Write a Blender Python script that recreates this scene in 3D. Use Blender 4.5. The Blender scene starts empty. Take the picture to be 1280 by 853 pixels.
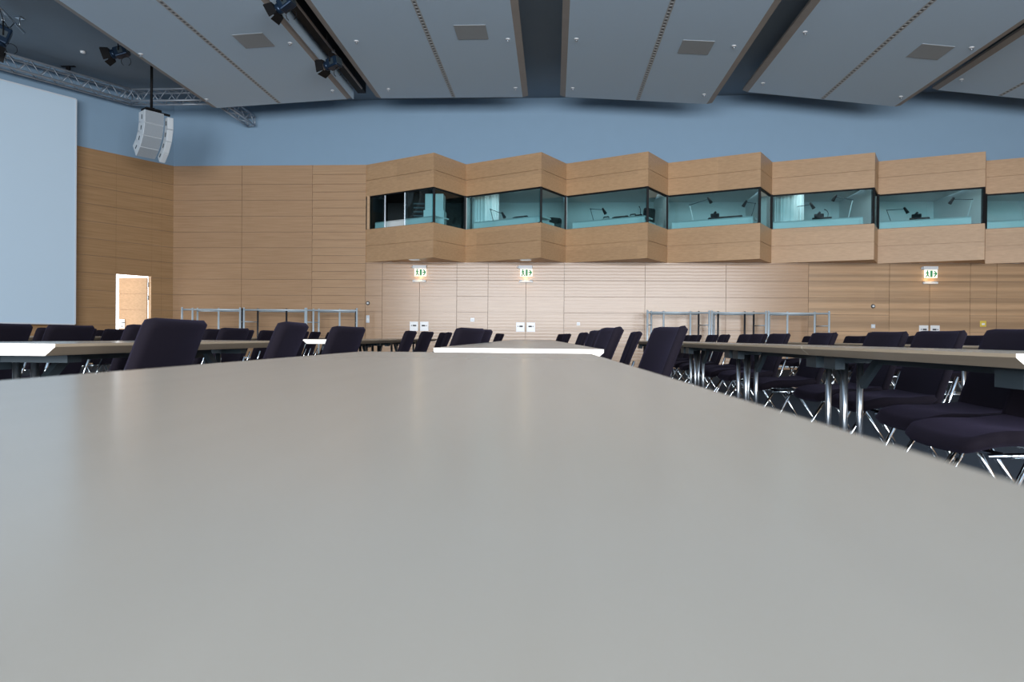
import bpy, bmesh, math, random
from mathutils import Vector, Matrix, Euler
random.seed(7)
scn = bpy.context.scene
COL = scn.collection
PI = math.pi

# ------------------------------------------------------------------ helpers
def tag(o, label=None, cat=None, group=None, kind=None):
    if label: o['label'] = label
    if cat: o['category'] = cat
    if group: o['group'] = group
    if kind: o['kind'] = kind
    return o

def empty(name, loc=(0, 0, 0), rz=0.0, label=None, cat=None, group=None, kind=None):
    o = bpy.data.objects.new(name, None)
    o.empty_display_size = 0.2
    o.location = loc
    o.rotation_euler = (0, 0, rz)
    COL.objects.link(o)
    return tag(o, label, cat, group, kind)

def copy_tree(o, parent=None):
    c = o.copy(); COL.objects.link(c)
    if parent is not None: c.parent = parent
    for ch in list(o.children): copy_tree(ch, c)
    return c

class MB:
    """collects shapes of one mesh object"""
    def __init__(s): s.bm = bmesh.new()
    def _mat(s, verts, mi):
        if mi:
            for f in {f for v in verts for f in v.link_faces}: f.material_index = mi
    def box(s, c, d, rot=None, bevel=0.0, mi=0):
        r = bmesh.ops.create_cube(s.bm, size=1.0)
        vs = r['verts']
        M = Matrix.Translation(Vector(c)) @ (rot.to_4x4() if rot is not None else Matrix.Identity(4)) @ Matrix.Diagonal((d[0], d[1], d[2], 1))
        bmesh.ops.transform(s.bm, matrix=M, verts=vs)
        s._mat(vs, mi)
        if bevel > 0:
            es = list({e for v in vs for e in v.link_edges})
            bmesh.ops.bevel(s.bm, geom=es, offset=bevel, segments=2, affect='EDGES', profile=0.5)
        return s
    def tube(s, p0, p1, r, seg=10, r2=None, caps=True, mi=0):
        p0 = Vector(p0); p1 = Vector(p1); d = p1 - p0; L = d.length
        if L < 1e-6: return s
        q = d.to_track_quat('Z', 'Y').to_matrix().to_4x4()
        M = Matrix.Translation((p0 + p1) / 2) @ q
        rr = bmesh.ops.create_cone(s.bm, cap_ends=caps, segments=seg, radius1=r, radius2=r if r2 is None else r2, depth=L, matrix=M)
        s._mat(rr['verts'], mi)
        for v in rr['verts']:
            for f in v.link_faces:
                if len(f.verts) == 4: f.smooth = True
        return s
    def path(s, pts, r, seg=8, mi=0):
        pts = [Vector(p) for p in pts]
        rings = []
        n = len(pts)
        up = Vector((0, 0, 1))
        for i, p in enumerate(pts):
            t = (pts[min(i + 1, n - 1)] - pts[max(i - 1, 0)]).normalized()
            a = t.cross(up)
            if a.length < 1e-3: a = t.cross(Vector((1, 0, 0)))
            a.normalize(); b = a.cross(t)
            if rings:
                # keep twist small
                pa = rings[-1][1]
                if pa.dot(a) < 0: a = -a; b = -b
            rings.append(([s.bm.verts.new(p + r * (math.cos(k * 2 * PI / seg) * a + math.sin(k * 2 * PI / seg) * b)) for k in range(seg)], a))
        for i in range(n - 1):
            A, B = rings[i][0], rings[i + 1][0]
            for k in range(seg):
                f = s.bm.faces.new((A[k], A[(k + 1) % seg], B[(k + 1) % seg], B[k])); f.smooth = True; f.material_index = mi
        f = s.bm.faces.new(rings[0][0][::-1]); f.material_index = mi
        f = s.bm.faces.new(rings[-1][0]); f.material_index = mi
        return s
    def poly(s, pts, mi=0):
        f = s.bm.faces.new([s.bm.verts.new(p) for p in pts]); f.material_index = mi
        return s
    def prism(s, pts2, z0, z1, mi=0):
        """vertical prism over a plan polygon"""
        lo = [s.bm.verts.new((x, y, z0)) for x, y in pts2]; hi = [s.bm.verts.new((x, y, z1)) for x, y in pts2]
        n = len(pts2)
        fs = [s.bm.faces.new(lo[::-1]), s.bm.faces.new(hi)]
        for i in range(n): fs.append(s.bm.faces.new((lo[i], lo[(i + 1) % n], hi[(i + 1) % n], hi[i])))
        for f in fs: f.material_index = mi
        return s
    def extrude(s, sec, p0, ax, L, ex, ez, mi=0, endmi=None):
        """section list (a,b) in the (ex,ez) plane extruded along ax by L"""
        p0 = Vector(p0); ax = Vector(ax); ex = Vector(ex); ez = Vector(ez)
        A = [s.bm.verts.new(p0 + a * ex + b * ez) for a, b in sec]
        B = [s.bm.verts.new(p0 + L * ax + a * ex + b * ez) for a, b in sec]
        n = len(sec)
        fs = []
        for i in range(n):
            f = s.bm.faces.new((A[i], A[(i + 1) % n], B[(i + 1) % n], B[i])); f.material_index = mi; fs.append(f)
        for q in (A[::-1], B):
            f = s.bm.faces.new(q); f.material_index = mi if endmi is None else endmi
        return fs
    def lathe(s, prof, c=(0, 0, 0), seg=16, rot=None, mi=0):
        M = Matrix.Translation(Vector(c)) @ (rot.to_4x4() if rot is not None else Matrix.Identity(4))
        rings = []
        for r, z in prof:
            if r < 1e-5: rings.append([s.bm.verts.new(M @ Vector((0, 0, z)))])
            else: rings.append([s.bm.verts.new(M @ Vector((r * math.cos(2 * PI * k / seg), r * math.sin(2 * PI * k / seg), z))) for k in range(seg)])
        for A, B in zip(rings, rings[1:]):
            for k in range(seg):
                a0 = A[k % len(A)]; a1 = A[(k + 1) % len(A)]; b0 = B[k % len(B)]; b1 = B[(k + 1) % len(B)]
                vs = []
                for v in (a0, a1, b1, b0):
                    if v not in vs: vs.append(v)
                if len(vs) > 2:
                    f = s.bm.faces.new(vs); f.smooth = True; f.material_index = mi
        return s
    def pad(s, fn, W, H, r, th, nx=14, ny=14, edge=0.5):
        """cushion with a rounded outline and rounded rim; fn(a,b,c)->point"""
        def rr(i, j):
            a = (i / nx - 0.5) * W; b = (j / ny - 0.5) * H
            # squeeze square corner onto rounded one
            ax = abs(a) - (W / 2 - r); bx = abs(b) - (H / 2 - r)
            if ax > 0 and bx > 0:
                m = max(ax, bx); l = math.hypot(ax, bx)
                k = m / l
                ax *= k; bx *= k
                a = math.copysign(W / 2 - r + ax, a); b = math.copysign(H / 2 - r + bx, b)
            return a, b
        F, B = {}, {}
        for i in range(nx + 1):
            for j in range(ny + 1):
                a, b = rr(i, j)
                rim = i in (0, nx) or j in (0, ny)
                sc = 1 - th * edge * 0.55 / (W / 2) if rim else 1
                sb = 1 - th * edge * 0.55 / (H / 2) if rim else 1
                F[i, j] = s.bm.verts.new(fn(a * sc, b * sb, th / 2)); B[i, j] = s.bm.verts.new(fn(a * sc, b * sb, -th / 2))
        for i in range(nx):
            for j in range(ny):
                f = s.bm.faces.new((F[i, j], F[i + 1, j], F[i + 1, j + 1], F[i, j + 1])); f.smooth = True
                f = s.bm.faces.new((B[i, j], B[i, j + 1], B[i + 1, j + 1], B[i + 1, j])); f.smooth = True
        ring = [(i, 0) for i in range(nx)] + [(nx, j) for j in range(ny)] + [(i, ny) for i in range(nx, 0, -1)] + [(0, j) for j in range(ny, 0, -1)]
        mid = {}
        for (i, j) in ring:
            a, b = rr(i, j); mid[i, j] = s.bm.verts.new(fn(a, b, 0))
        for k in range(len(ring)):
            p, q = ring[k], ring[(k + 1) % len(ring)]
            f = s.bm.faces.new((F[q], F[p], mid[p], mid[q])); f.smooth = True
            f = s.bm.faces.new((mid[q], mid[p], B[p], B[q])); f.smooth = True
        return s
    def build(s, name, mats, parent=None, bevel=0.0, smooth=False):
        bmesh.ops.recalc_face_normals(s.bm, faces=s.bm.faces[:])
        me = bpy.data.meshes.new(name); s.bm.to_mesh(me); s.bm.free()
        if not isinstance(mats, (list, tuple)): mats = [mats]
        for m in mats: me.materials.append(m)
        o = bpy.data.objects.new(name, me); COL.objects.link(o)
        if parent is not None: o.parent = parent
        if smooth:
            for p in me.polygons: p.use_smooth = True
        if bevel > 0:
            b = o.modifiers.new('Bevel', 'BEVEL'); b.width = bevel; b.segments = 2; b.limit_method = 'ANGLE'; b.angle_limit = math.radians(40)
        return o

def rotz(a): return Matrix.Rotation(a, 3, 'Z')

# ------------------------------------------------------------------ materials
def nm(name):
    m = bpy.data.materials.new(name); m.use_nodes = True
    nt = m.node_tree; b = nt.nodes['Principled BSDF']
    return m, nt, b
def setp(b, col=None, rough=None, metal=None, spec=None):
    if col: b.inputs['Base Color'].default_value = (*col, 1)
    if rough is not None: b.inputs['Roughness'].default_value = rough
    if metal is not None: b.inputs['Metallic'].default_value = metal
    if spec is not None: b.inputs['Specular IOR Level'].default_value = spec
def simple(name, col, rough=0.5, metal=0.0, spec=0.5, noise=0.0, nscale=40, bump=0.0, bscale=400):
    m, nt, b = nm(name); setp(b, col, rough, metal, spec)
    N = nt.nodes; L = nt.links
    tc = N.new('ShaderNodeTexCoord')
    if noise > 0:
        n = N.new('ShaderNodeTexNoise'); n.inputs['Scale'].default_value = nscale; n.inputs['Detail'].default_value = 4
        L.new(tc.outputs['Object'], n.inputs['Vector'])
        mx = N.new('ShaderNodeMix'); mx.data_type = 'RGBA'
        mx.inputs[6].default_value = (*[c * (1 - noise) for c in col], 1); mx.inputs[7].default_value = (*[min(1, c * (1 + noise)) for c in col], 1)
        L.new(n.outputs['Fac'], mx.inputs[0]); L.new(mx.outputs[2], b.inputs['Base Color'])
    if bump > 0:
        n2 = N.new('ShaderNodeTexNoise'); n2.inputs['Scale'].default_value = bscale; n2.inputs['Detail'].default_value = 2
        L.new(tc.outputs['Object'], n2.inputs['Vector'])
        bp = N.new('ShaderNodeBump'); bp.inputs['Strength'].default_value = bump; bp.inputs['Distance'].default_value = 0.003
        L.new(n2.outputs['Fac'], bp.inputs['Height']); L.new(bp.outputs['Normal'], b.inputs['Normal'])
    return m

def wood(name, c1, c2, rough=0.42, spec=0.5, stripe=0.0, ridges=0.0, axis='X', vary=0.12, pz=0.43, rscale=3.7):
    """veneer with grain along the local X (or Y) axis; boards differ a little in tone"""
    m, nt, b = nm(name); N = nt.nodes; L = nt.links
    setp(b, c1, rough, 0, spec)
    tc = N.new('ShaderNodeTexCoord'); sep = N.new('ShaderNodeSeparateXYZ'); L.new(tc.outputs['Object'], sep.inputs[0])
    mp = N.new('ShaderNodeMapping'); mp.inputs['Scale'].default_value = (0.7, 9, 22) if axis == 'X' else (9, 0.7, 22)
    L.new(tc.outputs['Object'], mp.inputs['Vector'])
    n1 = N.new('ShaderNodeTexNoise'); n1.inputs['Scale'].default_value = 1.6; n1.inputs['Detail'].default_value = 6; n1.inputs['Roughness'].default_value = 0.62
    L.new(mp.outputs[0], n1.inputs['Vector'])
    rp = N.new('ShaderNodeValToRGB'); rp.color_ramp.elements[0].position = 0.32; rp.color_ramp.elements[1].position = 0.7
    rp.color_ramp.elements[0].color = (*c2, 1); rp.color_ramp.elements[1].color = (*c1, 1)
    L.new(n1.outputs['Fac'], rp.inputs['Fac'])
    # board tone: random per board row and per 2 m run
    dz = N.new('ShaderNodeMath'); dz.operation = 'DIVIDE'; dz.inputs[1].default_value = pz; L.new(sep.outputs['Z'], dz.inputs[0])
    fz = N.new('ShaderNodeMath'); fz.operation = 'FLOOR'; L.new(dz.outputs[0], fz.inputs[0])
    dx = N.new('ShaderNodeMath'); dx.operation = 'DIVIDE'; dx.inputs[1].default_value = 2.05; L.new(sep.outputs['X' if axis == 'X' else 'Y'], dx.inputs[0])
    fx = N.new('ShaderNodeMath'); fx.operation = 'FLOOR'; L.new(dx.outputs[0], fx.inputs[0])
    cmb = N.new('ShaderNodeCombineXYZ'); L.new(fx.outputs[0], cmb.inputs[0]); L.new(fz.outputs[0], cmb.inputs[1])
    wn = N.new('ShaderNodeTexWhiteNoise'); wn.noise_dimensions = '2D'; L.new(cmb.outputs[0], wn.inputs['Vector'])
    mr = N.new('ShaderNodeMapRange'); mr.inputs['To Min'].default_value = 1 - vary; mr.inputs['To Max'].default_value = 1 + vary * 0.6
    L.new(wn.outputs['Value'], mr.inputs['Value'])
    mul = N.new('ShaderNodeMix'); mul.data_type = 'RGBA'; mul.blend_type = 'MULTIPLY'; mul.inputs[0].default_value = 1
    L.new(rp.outputs['Color'], mul.inputs[6]); L.new(mr.outputs[0], mul.inputs[7])
    out = mul.outputs[2]
    if stripe > 0:   # alternating veneer bands
        w = N.new('ShaderNodeTexNoise'); w.noise_dimensions = '1D'; w.inputs['Scale'].default_value = 4.6; w.inputs['Detail'].default_value = 1
        L.new(sep.outputs['Z'], w.inputs['W'])
        m2 = N.new('ShaderNodeMapRange'); m2.inputs['From Min'].default_value = 0.38; m2.inputs['From Max'].default_value = 0.62
        m2.inputs['To Min'].default_value = 1 - stripe; m2.inputs['To Max'].default_value = 1 + stripe * 0.5
        L.new(w.outputs['Fac'], m2.inputs['Value'])
        mu2 = N.new('ShaderNodeMix'); mu2.data_type = 'RGBA'; mu2.blend_type = 'MULTIPLY'; mu2.inputs[0].default_value = 1
        L.new(out, mu2.inputs[6]); L.new(m2.outputs[0], mu2.inputs[7]); out = mu2.outputs[2]
    L.new(out, b.inputs['Base Color'])
    bp = N.new('ShaderNodeBump'); bp.inputs['Strength'].default_value = 0.12; bp.inputs['Distance'].default_value = 0.004
    L.new(n1.outputs['Fac'], bp.inputs['Height'])
    last = bp
    if ridges > 0:
        wv = N.new('ShaderNodeTexWave'); wv.wave_type = 'BANDS'; wv.bands_direction = 'Z'; wv.inputs['Scale'].default_value = rscale
        wv.inputs['Distortion'].default_value = 1.2; wv.inputs['Detail'].default_value = 1; wv.inputs['Detail Scale'].default_value = 0.6
        L.new(tc.outputs['Object'], wv.inputs['Vector'])
        b2 = N.new('ShaderNodeBump'); b2.inputs['Strength'].default_value = ridges; b2.inputs['Distance'].default_value = 0.01
        L.new(wv.outputs['Fac'], b2.inputs['Height']); L.new(bp.outputs['Normal'], b2.inputs['Normal']); last = b2
    L.new(last.outputs['Normal'], b.inputs['Normal'])
    return m

M = {}
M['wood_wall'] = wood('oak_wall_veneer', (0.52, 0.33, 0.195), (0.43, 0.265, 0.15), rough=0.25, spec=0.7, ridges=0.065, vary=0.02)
M['wood_ridge'] = wood('ridged_oak_veneer', (0.55, 0.355, 0.21), (0.46, 0.285, 0.165), rough=0.3, spec=0.6, vary=0.02)
M['wood_band'] = wood('banded_oak_veneer', (0.58, 0.38, 0.225), (0.48, 0.30, 0.17), rough=0.30, spec=0.6, stripe=0.26, ridges=0.08, vary=0.05)
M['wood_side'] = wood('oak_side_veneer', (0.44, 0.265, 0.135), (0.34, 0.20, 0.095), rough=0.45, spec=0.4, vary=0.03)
M['wood_booth'] = wood('oak_booth_veneer', (0.58, 0.365, 0.205), (0.48, 0.295, 0.155), rough=0.42, spec=0.5, pz=0.44, vary=0.07)
M['edge'] = wood('beech_table_edge', (0.55, 0.44, 0.32), (0.47, 0.36, 0.25), rough=0.4, axis='Y', vary=0.05)
M['groove'] = simple('wall_joint_shadow_gap', (0.24, 0.17, 0.12), 0.9)
M['blue'] = simple('blue_grey_wall_paint', (0.27, 0.40, 0.535), 0.75, spec=0.25, noise=0.03, nscale=3)
M['ceil'] = simple('slate_ceiling_paint', (0.22, 0.275, 0.33), 0.85, spec=0.2, noise=0.04, nscale=2)
M['panel'] = simple('woven_ceiling_panel', (0.53, 0.675, 0.815), 0.8, spec=0.2, noise=0.04, nscale=160, bump=0.15, bscale=300)
M['trim'] = simple('ceiling_panel_edge', (0.33, 0.30, 0.275), 0.6, noise=0.12, nscale=2.5)
M['slot'] = simple('slot_dark', (0.13, 0.135, 0.14), 0.8)
M['slotrim'] = simple('slot_rim', (0.42, 0.44, 0.45), 0.5)
M['grille'] = simple('perforated_ceiling_grille', (0.34, 0.37, 0.39), 0.7, noise=0.2, nscale=260)
M['fabric'] = simple('aubergine_chair_fabric', (0.0055, 0.0035, 0.0075), 0.9, spec=0.2, noise=0.25, nscale=300, bump=0.25, bscale=900)
M['fabric'].node_tree.nodes['Principled BSDF'].inputs['Sheen Weight'].default_value = 0.08
M['fabric'].node_tree.nodes['Principled BSDF'].inputs['Sheen Tint'].default_value = (0.3, 0.25, 0.5, 1)
M['chrome'] = simple('polished_chrome', (0.72, 0.76, 0.80), 0.13, 1.0)
M['steel'] = simple('satin_steel', (0.55, 0.60, 0.65), 0.3, 1.0)
M['rack'] = simple('satin_rack_tube', (0.62, 0.72, 0.79), 0.35, 0.25)
M['rackdark'] = simple('dark_rack_tube', (0.03, 0.033, 0.04), 0.4, 0.3)
M['bracket'] = simple('grey_table_bracket', (0.045, 0.065, 0.08), 0.45, 0.3)
M['black'] = simple('black_metal', (0.005, 0.005, 0.006), 0.65, spec=0.25)
M['blackm'] = simple('black_window_frame', (0.005, 0.006, 0.008), 0.6, spec=0.25)
M['white'] = simple('white_plastic', (0.90, 0.91, 0.92), 0.28, spec=0.8)
M['whitem'] = simple('white_painted_metal', (0.70, 0.76, 0.82), 0.4)
M['alu'] = simple('aluminium_truss', (0.42, 0.47, 0.53), 0.45, 0.5)
M['speaker'] = simple('pale_grey_speaker_paint', (0.66, 0.71, 0.75), 0.55)
M['spgrille'] = simple('grey_speaker_grille', (0.33, 0.37, 0.41), 0.7, noise=0.25, nscale=350)
M['screen'] = simple('projection_screen_fabric', (0.62, 0.78, 0.92), 0.85, spec=0.2)  # white screen; blue cast of the cool daylight put into its colour
M['yellow'] = simple('yellow_plastic', (0.80, 0.60, 0.10), 0.4)
M['bluebody'] = simple('blue_steel_lamp_body', (0.015, 0.035, 0.07), 0.3, 0.5)
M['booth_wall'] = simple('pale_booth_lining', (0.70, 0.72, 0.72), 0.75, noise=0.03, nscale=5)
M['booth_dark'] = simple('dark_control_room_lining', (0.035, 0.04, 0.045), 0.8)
M['desk'] = simple('pale_booth_desk', (0.86, 0.90, 0.90), 0.5)
M['carpet'] = simple('slate_carpet', (0.045, 0.055, 0.07), 0.95, spec=0.1, noise=0.35, nscale=120, bump=0.3, bscale=300)
M['glow'] = simple('door_daylight_plaster', (0.9, 0.9, 0.9), 0.8)

def laminate():
    m, nt, b = nm('beige_table_laminate'); N = nt.nodes; L = nt.links
    setp(b, (0.31, 0.28, 0.24), 0.24, 0, 0.7)
    tc = N.new('ShaderNodeTexCoord')
    mp = N.new('ShaderNodeMapping'); mp.inputs['Scale'].default_value = (26, 1.6, 1); L.new(tc.outputs['Object'], mp.inputs['Vector'])
    n = N.new('ShaderNodeTexNoise'); n.inputs['Scale'].default_value = 1.5; n.inputs['Detail'].default_value = 5; L.new(mp.outputs[0], n.inputs['Vector'])
    mx = N.new('ShaderNodeMix'); mx.data_type = 'RGBA'
    mx.inputs[6].default_value = (0.335, 0.305, 0.262, 1); mx.inputs[7].default_value = (0.365, 0.332, 0.286, 1)
    L.new(n.outputs['Fac'], mx.inputs[0]); L.new(mx.outputs[2], b.inputs['Base Color'])
    return m
M['lam'] = laminate()

def glass(name, tint, ior=1.5, rough=0.0):
    m = bpy.data.materials.new(name); m.use_nodes = True; nt = m.node_tree; N = nt.nodes; L = nt.links
    for n in list(N): N.remove(n)
    o = N.new('ShaderNodeOutputMaterial'); mx = N.new('ShaderNodeMixShader'); t = N.new('ShaderNodeBsdfTransparent'); g = N.new('ShaderNodeBsdfGlossy'); fr = N.new('ShaderNodeFresnel')
    t.inputs['Color'].default_value = (*tint, 1); g.inputs['Roughness'].default_value = 0.02; g.inputs['Color'].default_value = (0.9, 1, 1, 1); fr.inputs['IOR'].default_value = ior
    # reflect on the outer face only: a thin pane has no inner total reflection
    ge = N.new('ShaderNodeNewGeometry'); inv = N.new('ShaderNodeMath'); inv.operation = 'SUBTRACT'; inv.inputs[0].default_value = 1.0
    L.new(ge.outputs['Backfacing'], inv.inputs[1]); mu = N.new('ShaderNodeMath'); mu.operation = 'MULTIPLY'
    L.new(fr.outputs[0], mu.inputs[0]); L.new(inv.outputs[0], mu.inputs[1])
    L.new(mu.outputs[0], mx.inputs[0]); L.new(t.outputs[0], mx.inputs[1]); L.new(g.outputs[0], mx.inputs[2]); L.new(mx.outputs[0], o.inputs[0])
    return m
M['glass'] = glass('teal_window_glass', (0.72, 0.88, 0.90), 1.5)

def emit(name, col, st):
    m, nt, b = nm(name); setp(b, (0.02, 0.02, 0.02), 0.5)
    b.inputs['Emission Color'].default_value = (*col, 1); b.inputs['Emission Strength'].default_value = st
    return m
M['signwhite'] = emit('lit_sign_face', (1.0, 0.93, 0.78), 1.6)
M['signgreen'] = emit('lit_sign_green', (0.01, 0.33, 0.12), 0.7)

# ------------------------------------------------------------------ room data
D = 18.0                 # far wall
TOPW = 5.375             # top of the oak cladding
CEIL = 7.11
CX = -10.40              # corner of far wall and left wall
ldir = Vector((-0.534, -0.846, 0)).normalized()   # along the left wall, away from the corner
lnor = Vector((-ldir.y, ldir.x, 0))
if lnor.dot(Vector((10, -18, 0))) < 0: lnor = -lnor
C0 = Vector((CX, D, 0))
LANG = math.atan2(ldir.y, ldir.x)
RIGHT = 14.5; FRONT = -7.5
def lw(s, off=0.0, z=0.0):
    p = C0 + ldir * s + lnor * off
    return Vector((p.x, p.y, z))

ZS = [0.0, 0.57, 1.0, 1.43, 1.86, 2.29, 2.725, 3.145, 3.57, 4.0, 4.43, 4.86, TOPW]
G = 0.0045
# ---- floor and upper ceiling (plan follows the splayed left wall)
Lend = lw((D - FRONT) / -ldir.y)
def plan(z0, z1, name, mat, ymax=D):
    mb = MB(); mb.prism([(CX - 0.05, D + 3.2), (RIGHT, D + 3.2), (RIGHT, FRONT), (Lend.x, FRONT), (CX - 0.05, D)], z0, z1)
    return tag(mb.build(name, mat), kind='structure')
plan(-0.1, 0.0, 'floor', M['carpet'])
plan(CEIL, CEIL + 0.15, 'ceiling', M['ceil'])

# ---- far wall: oak boards, left full-height part, and below the booths
XV = [-5.07, -2.36, 0.30, 2.95, 5.61, 8.28, 10.93, 13.6]     # where booth fronts touch the wall
XP = [-3.02, -0.34, 2.28, 5.02, 7.79, 10.38, 13.1]           # projecting noses
YP = [16.83, 16.86, 16.88, 17.0, 17.13, 17.12, 17.15]
def boards(mb, x0, x1, z0, z1, mi=0):
    for a, b in zip(ZS, ZS[1:]):
        lo = max(a, z0); hi = min(b, z1)
        if mi == 2:          # lapped slats, two to a board
            n = 2
            for k in range(n):
                za = lo + (hi - lo) * k / n + 0.003; zb = lo + (hi - lo) * (k + 1) / n - 0.003
                mb.extrude([(0, za), (-0.034, za), (-0.034, za + 0.012), (-0.012, zb), (0, zb)], (x0 + G, D, 0), (1, 0, 0), x1 - x0 - 2 * G, (0, 1, 0), (0, 0, 1), mi=2)
            continue
        if hi - lo > 0.02:
            mb.box(((x0 + x1) / 2, D - 0.011, (lo + hi) / 2), (x1 - x0 - 2 * G, 0.022, hi - lo - 2 * G), mi=mi)
mb = MB()
for x0, x1, mi in [(-10.40, -8.471, 0), (-8.471, -6.52, 0), (-6.52, -5.05, 2)]: boards(mb, x0, x1, 0, TOPW, mi)
low = [-5.05, -4.593, -2.583, -1.749, 0.265, 2.376, 4.457, 6.549, 8.571, 10.564, 11.21, 12.6, RIGHT]
doors = {(-4.593, -2.583), (-1.749, 0.265), (8.571, 10.564)}
for x0, x1 in zip(low, low[1:]):
    band = 1 if x0 >= 6.4 else 0
    boards(mb, x0, x1, 2.29 if (x0, x1) in doors else 0, 2.76, band)
boards(mb, XV[7] + 0.03, RIGHT, 2.76, TOPW, 0)
o = mb.build('wall_back', [M['wood_wall'], M['wood_band'], M['wood_ridge']]); tag(o, kind='structure')
mb = MB()
mb.box(((CX + XV[0]) / 2, D + 0.06, TOPW / 2), (XV[0] - CX, 0.12, TOPW), mi=1)
segs = [(XV[0], -4.593), (-2.583, -1.749), (0.265, 8.571), (10.564, RIGHT)]
mb.box(((XV[7] + RIGHT) / 2, D + 0.06, (2.75 + TOPW) / 2), (RIGHT - XV[7], 0.12, TOPW - 2.75), mi=1)
for a, b in segs: mb.box(((a + b) / 2, D + 0.06, 1.375), (b - a, 0.12, 2.75), mi=1)
for a, b in sorted(doors): mb.box(((a + b) / 2, D + 0.06, 2.52), (b - a, 0.12, 0.46), mi=1)
mb.box(((CX + RIGHT) / 2, D + 0.06, (TOPW + CEIL) / 2), (RIGHT - CX, 0.12, CEIL - TOPW), mi=0)
o = mb.build('wall_back_upper', [M['blue'], M['groove']]); tag(o, kind='structure')

# ---- double doors in the far wall, clad like the wall
def double_door(n, x0, x1, mat):
    root = empty('door_%d' % n, ((x0 + x1) / 2, D, 0), kind='structure')
    w = (x1 - x0) / 2
    for s in (-1, 1):
        mb = MB()
        for a, b in zip(ZS, ZS[1:]):
            hi = min(b, 2.29)
            if hi - a > 0.02: mb.box((s * w / 2, -0.011, (a + hi) / 2), (w - 2 * G, 0.022, hi - a - 2 * G))
        mb.box((s * w / 2, 0.03, 1.145), (w - 2 * G, 0.05, 2.28))
        leaf = mb.build('door_leaf', mat, root)
        pl = MB(); pl.box((s * 0.14, -0.028, 1.05), (0.225, 0.012, 0.25), bevel=0.004); hp = pl.build('handle_plate', M['white'], leaf)
        h = MB(); h.box((s * 0.12, -0.042, 1.07), (0.09, 0.02, 0.035), bevel=0.006); h.tube((s * 0.2, -0.034, 1.07), (s * 0.2, -0.05, 1.07), 0.012, 8); h.build('door_handle', M['black'], hp)
    bk = MB(); bk.box((0, 0.09, 1.145), (2 * w + 0.02, 0.04, 2.30)); bk.build('door_light_stop', M['groove'], root)  # added plate behind both leaves, keeps light from leaking through their gaps
    c = MB(); c.box((0, -0.05, 2.255), (0.36, 0.05, 0.05), bevel=0.006); c.tube((-0.15, -0.07, 2.285), (0.15, -0.07, 2.285), 0.01, 8); c.build('door_closer', M['whitem'], root)
    return root
double_door(2, -4.593, -2.583, M['wood_wall']); double_door(3, -1.749, 0.265, M['wood_wall']); double_door(4, 8.571, 10.564, M['wood_band'])

# ---- left wall (local x runs away from the corner along the wall, local -y... faces the room)
LW = empty('wall_left', C0, LANG, kind='structure')
side = 1 if Matrix.Rotation(LANG, 3, 'Z') @ Vector((0, 1, 0)) @ lnor > 0 else -1
DS0, DS1, DTOP = 0.585, 1.49, 2.33          # door opening along the wall
LL = (D - FRONT) / -ldir.y
mb = MB()
ls = [0.0, 0.33, DS0, DS1, 2.9, 5.2, 7.5, 9.8, 12.1, 14.4, 16.7, 19.0, 21.3, LL]
for x0, x1 in zip(ls, ls[1:]):
    if x0 == 0.33 : pass
    for a, b in zip(ZS, ZS[1:]):
        lo, hi = a, b
        if x0 == DS0:
            lo = max(lo, DTOP)
            if hi - lo < 0.02: continue
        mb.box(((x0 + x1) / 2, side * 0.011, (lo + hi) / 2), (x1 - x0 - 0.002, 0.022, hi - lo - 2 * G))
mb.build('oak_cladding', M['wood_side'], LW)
mb = MB()
mb.box((DS0 / 2 , -side * 0.06, TOPW / 2), (DS0, 0.12, TOPW)); mb.box(((DS1 + LL) / 2, -side * 0.06, TOPW / 2), (LL - DS1, 0.12, TOPW))
mb.box(((DS0 + DS1) / 2, -side * 0.06, (TOPW + DTOP) / 2), (DS1 - DS0, 0.12, TOPW - DTOP))
mb.build('wall_core', M['groove'], LW)
mb = MB(); mb.box((LL / 2, -side * 0.06, (TOPW + CEIL) / 2), (LL, 0.12, CEIL - TOPW)); mb.build('painted_upper_wall', M['blue'], LW)
# open door to daylight
dr = empty('door_1', lw(DS0, 0, 0), LANG, kind='structure')
mb = MB()
mb.box((-0.02 + 0.02, -side * 0.06, DTOP / 2), (0.03, 0.14, DTOP)); mb.box((DS1 - DS0, -side * 0.06, DTOP / 2), (0.03, 0.14, DTOP)); mb.box(((DS1 - DS0) / 2, -side * 0.06, DTOP), (DS1 - DS0, 0.14, 0.03))
mb.build('door_frame', M['wood_side'], dr)
ang = math.radians(64)
leafroot = Vector((0.03, -side * 0.13, 0))
def ld(t, off, z):     # along the opened leaf
    d = Vector((math.cos(ang), -side * math.sin(ang), 0)); n = Vector((math.sin(ang), side * math.cos(ang), 0))
    return leafroot + d * t + n * off + Vector((0, 0, z))
Rl = Matrix.Rotation(-side * ang, 3, 'Z')
mb = MB()
for a, b in zip(ZS, ZS[1:]):
    hi = min(b, 2.29)
    if hi - a > 0.02:
        c = ld(0.43, 0, (a + hi) / 2); mb.box(c, (0.84, 0.045, hi - a - 2 * G), Rl)
mb.box(ld(0.43, 0, 1.145), (0.83, 0.03, 2.28), Rl)
leaf = mb.build('door_leaf', M['wood_side'], dr)
mb = MB(); mb.box(ld(0.74, 0.03, 1.05), (0.16, 0.012, 0.24), Rl, bevel=0.003); hp = mb.build('handle_plate', M['white'], leaf)
mb = MB(); mb.tube(ld(0.72, 0.03, 1.08), ld(0.72, 0.08, 1.08), 0.01, 8); mb.tube(ld(0.72, 0.08, 1.08), ld(0.62, 0.08, 1.08), 0.01, 8); mb.tube(ld(0.74, 0.03, 0.98), ld(0.74, 0.045, 0.98), 0.018, 10); mb.build('door_handle', M['black'], hp)
mb = MB()
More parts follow.
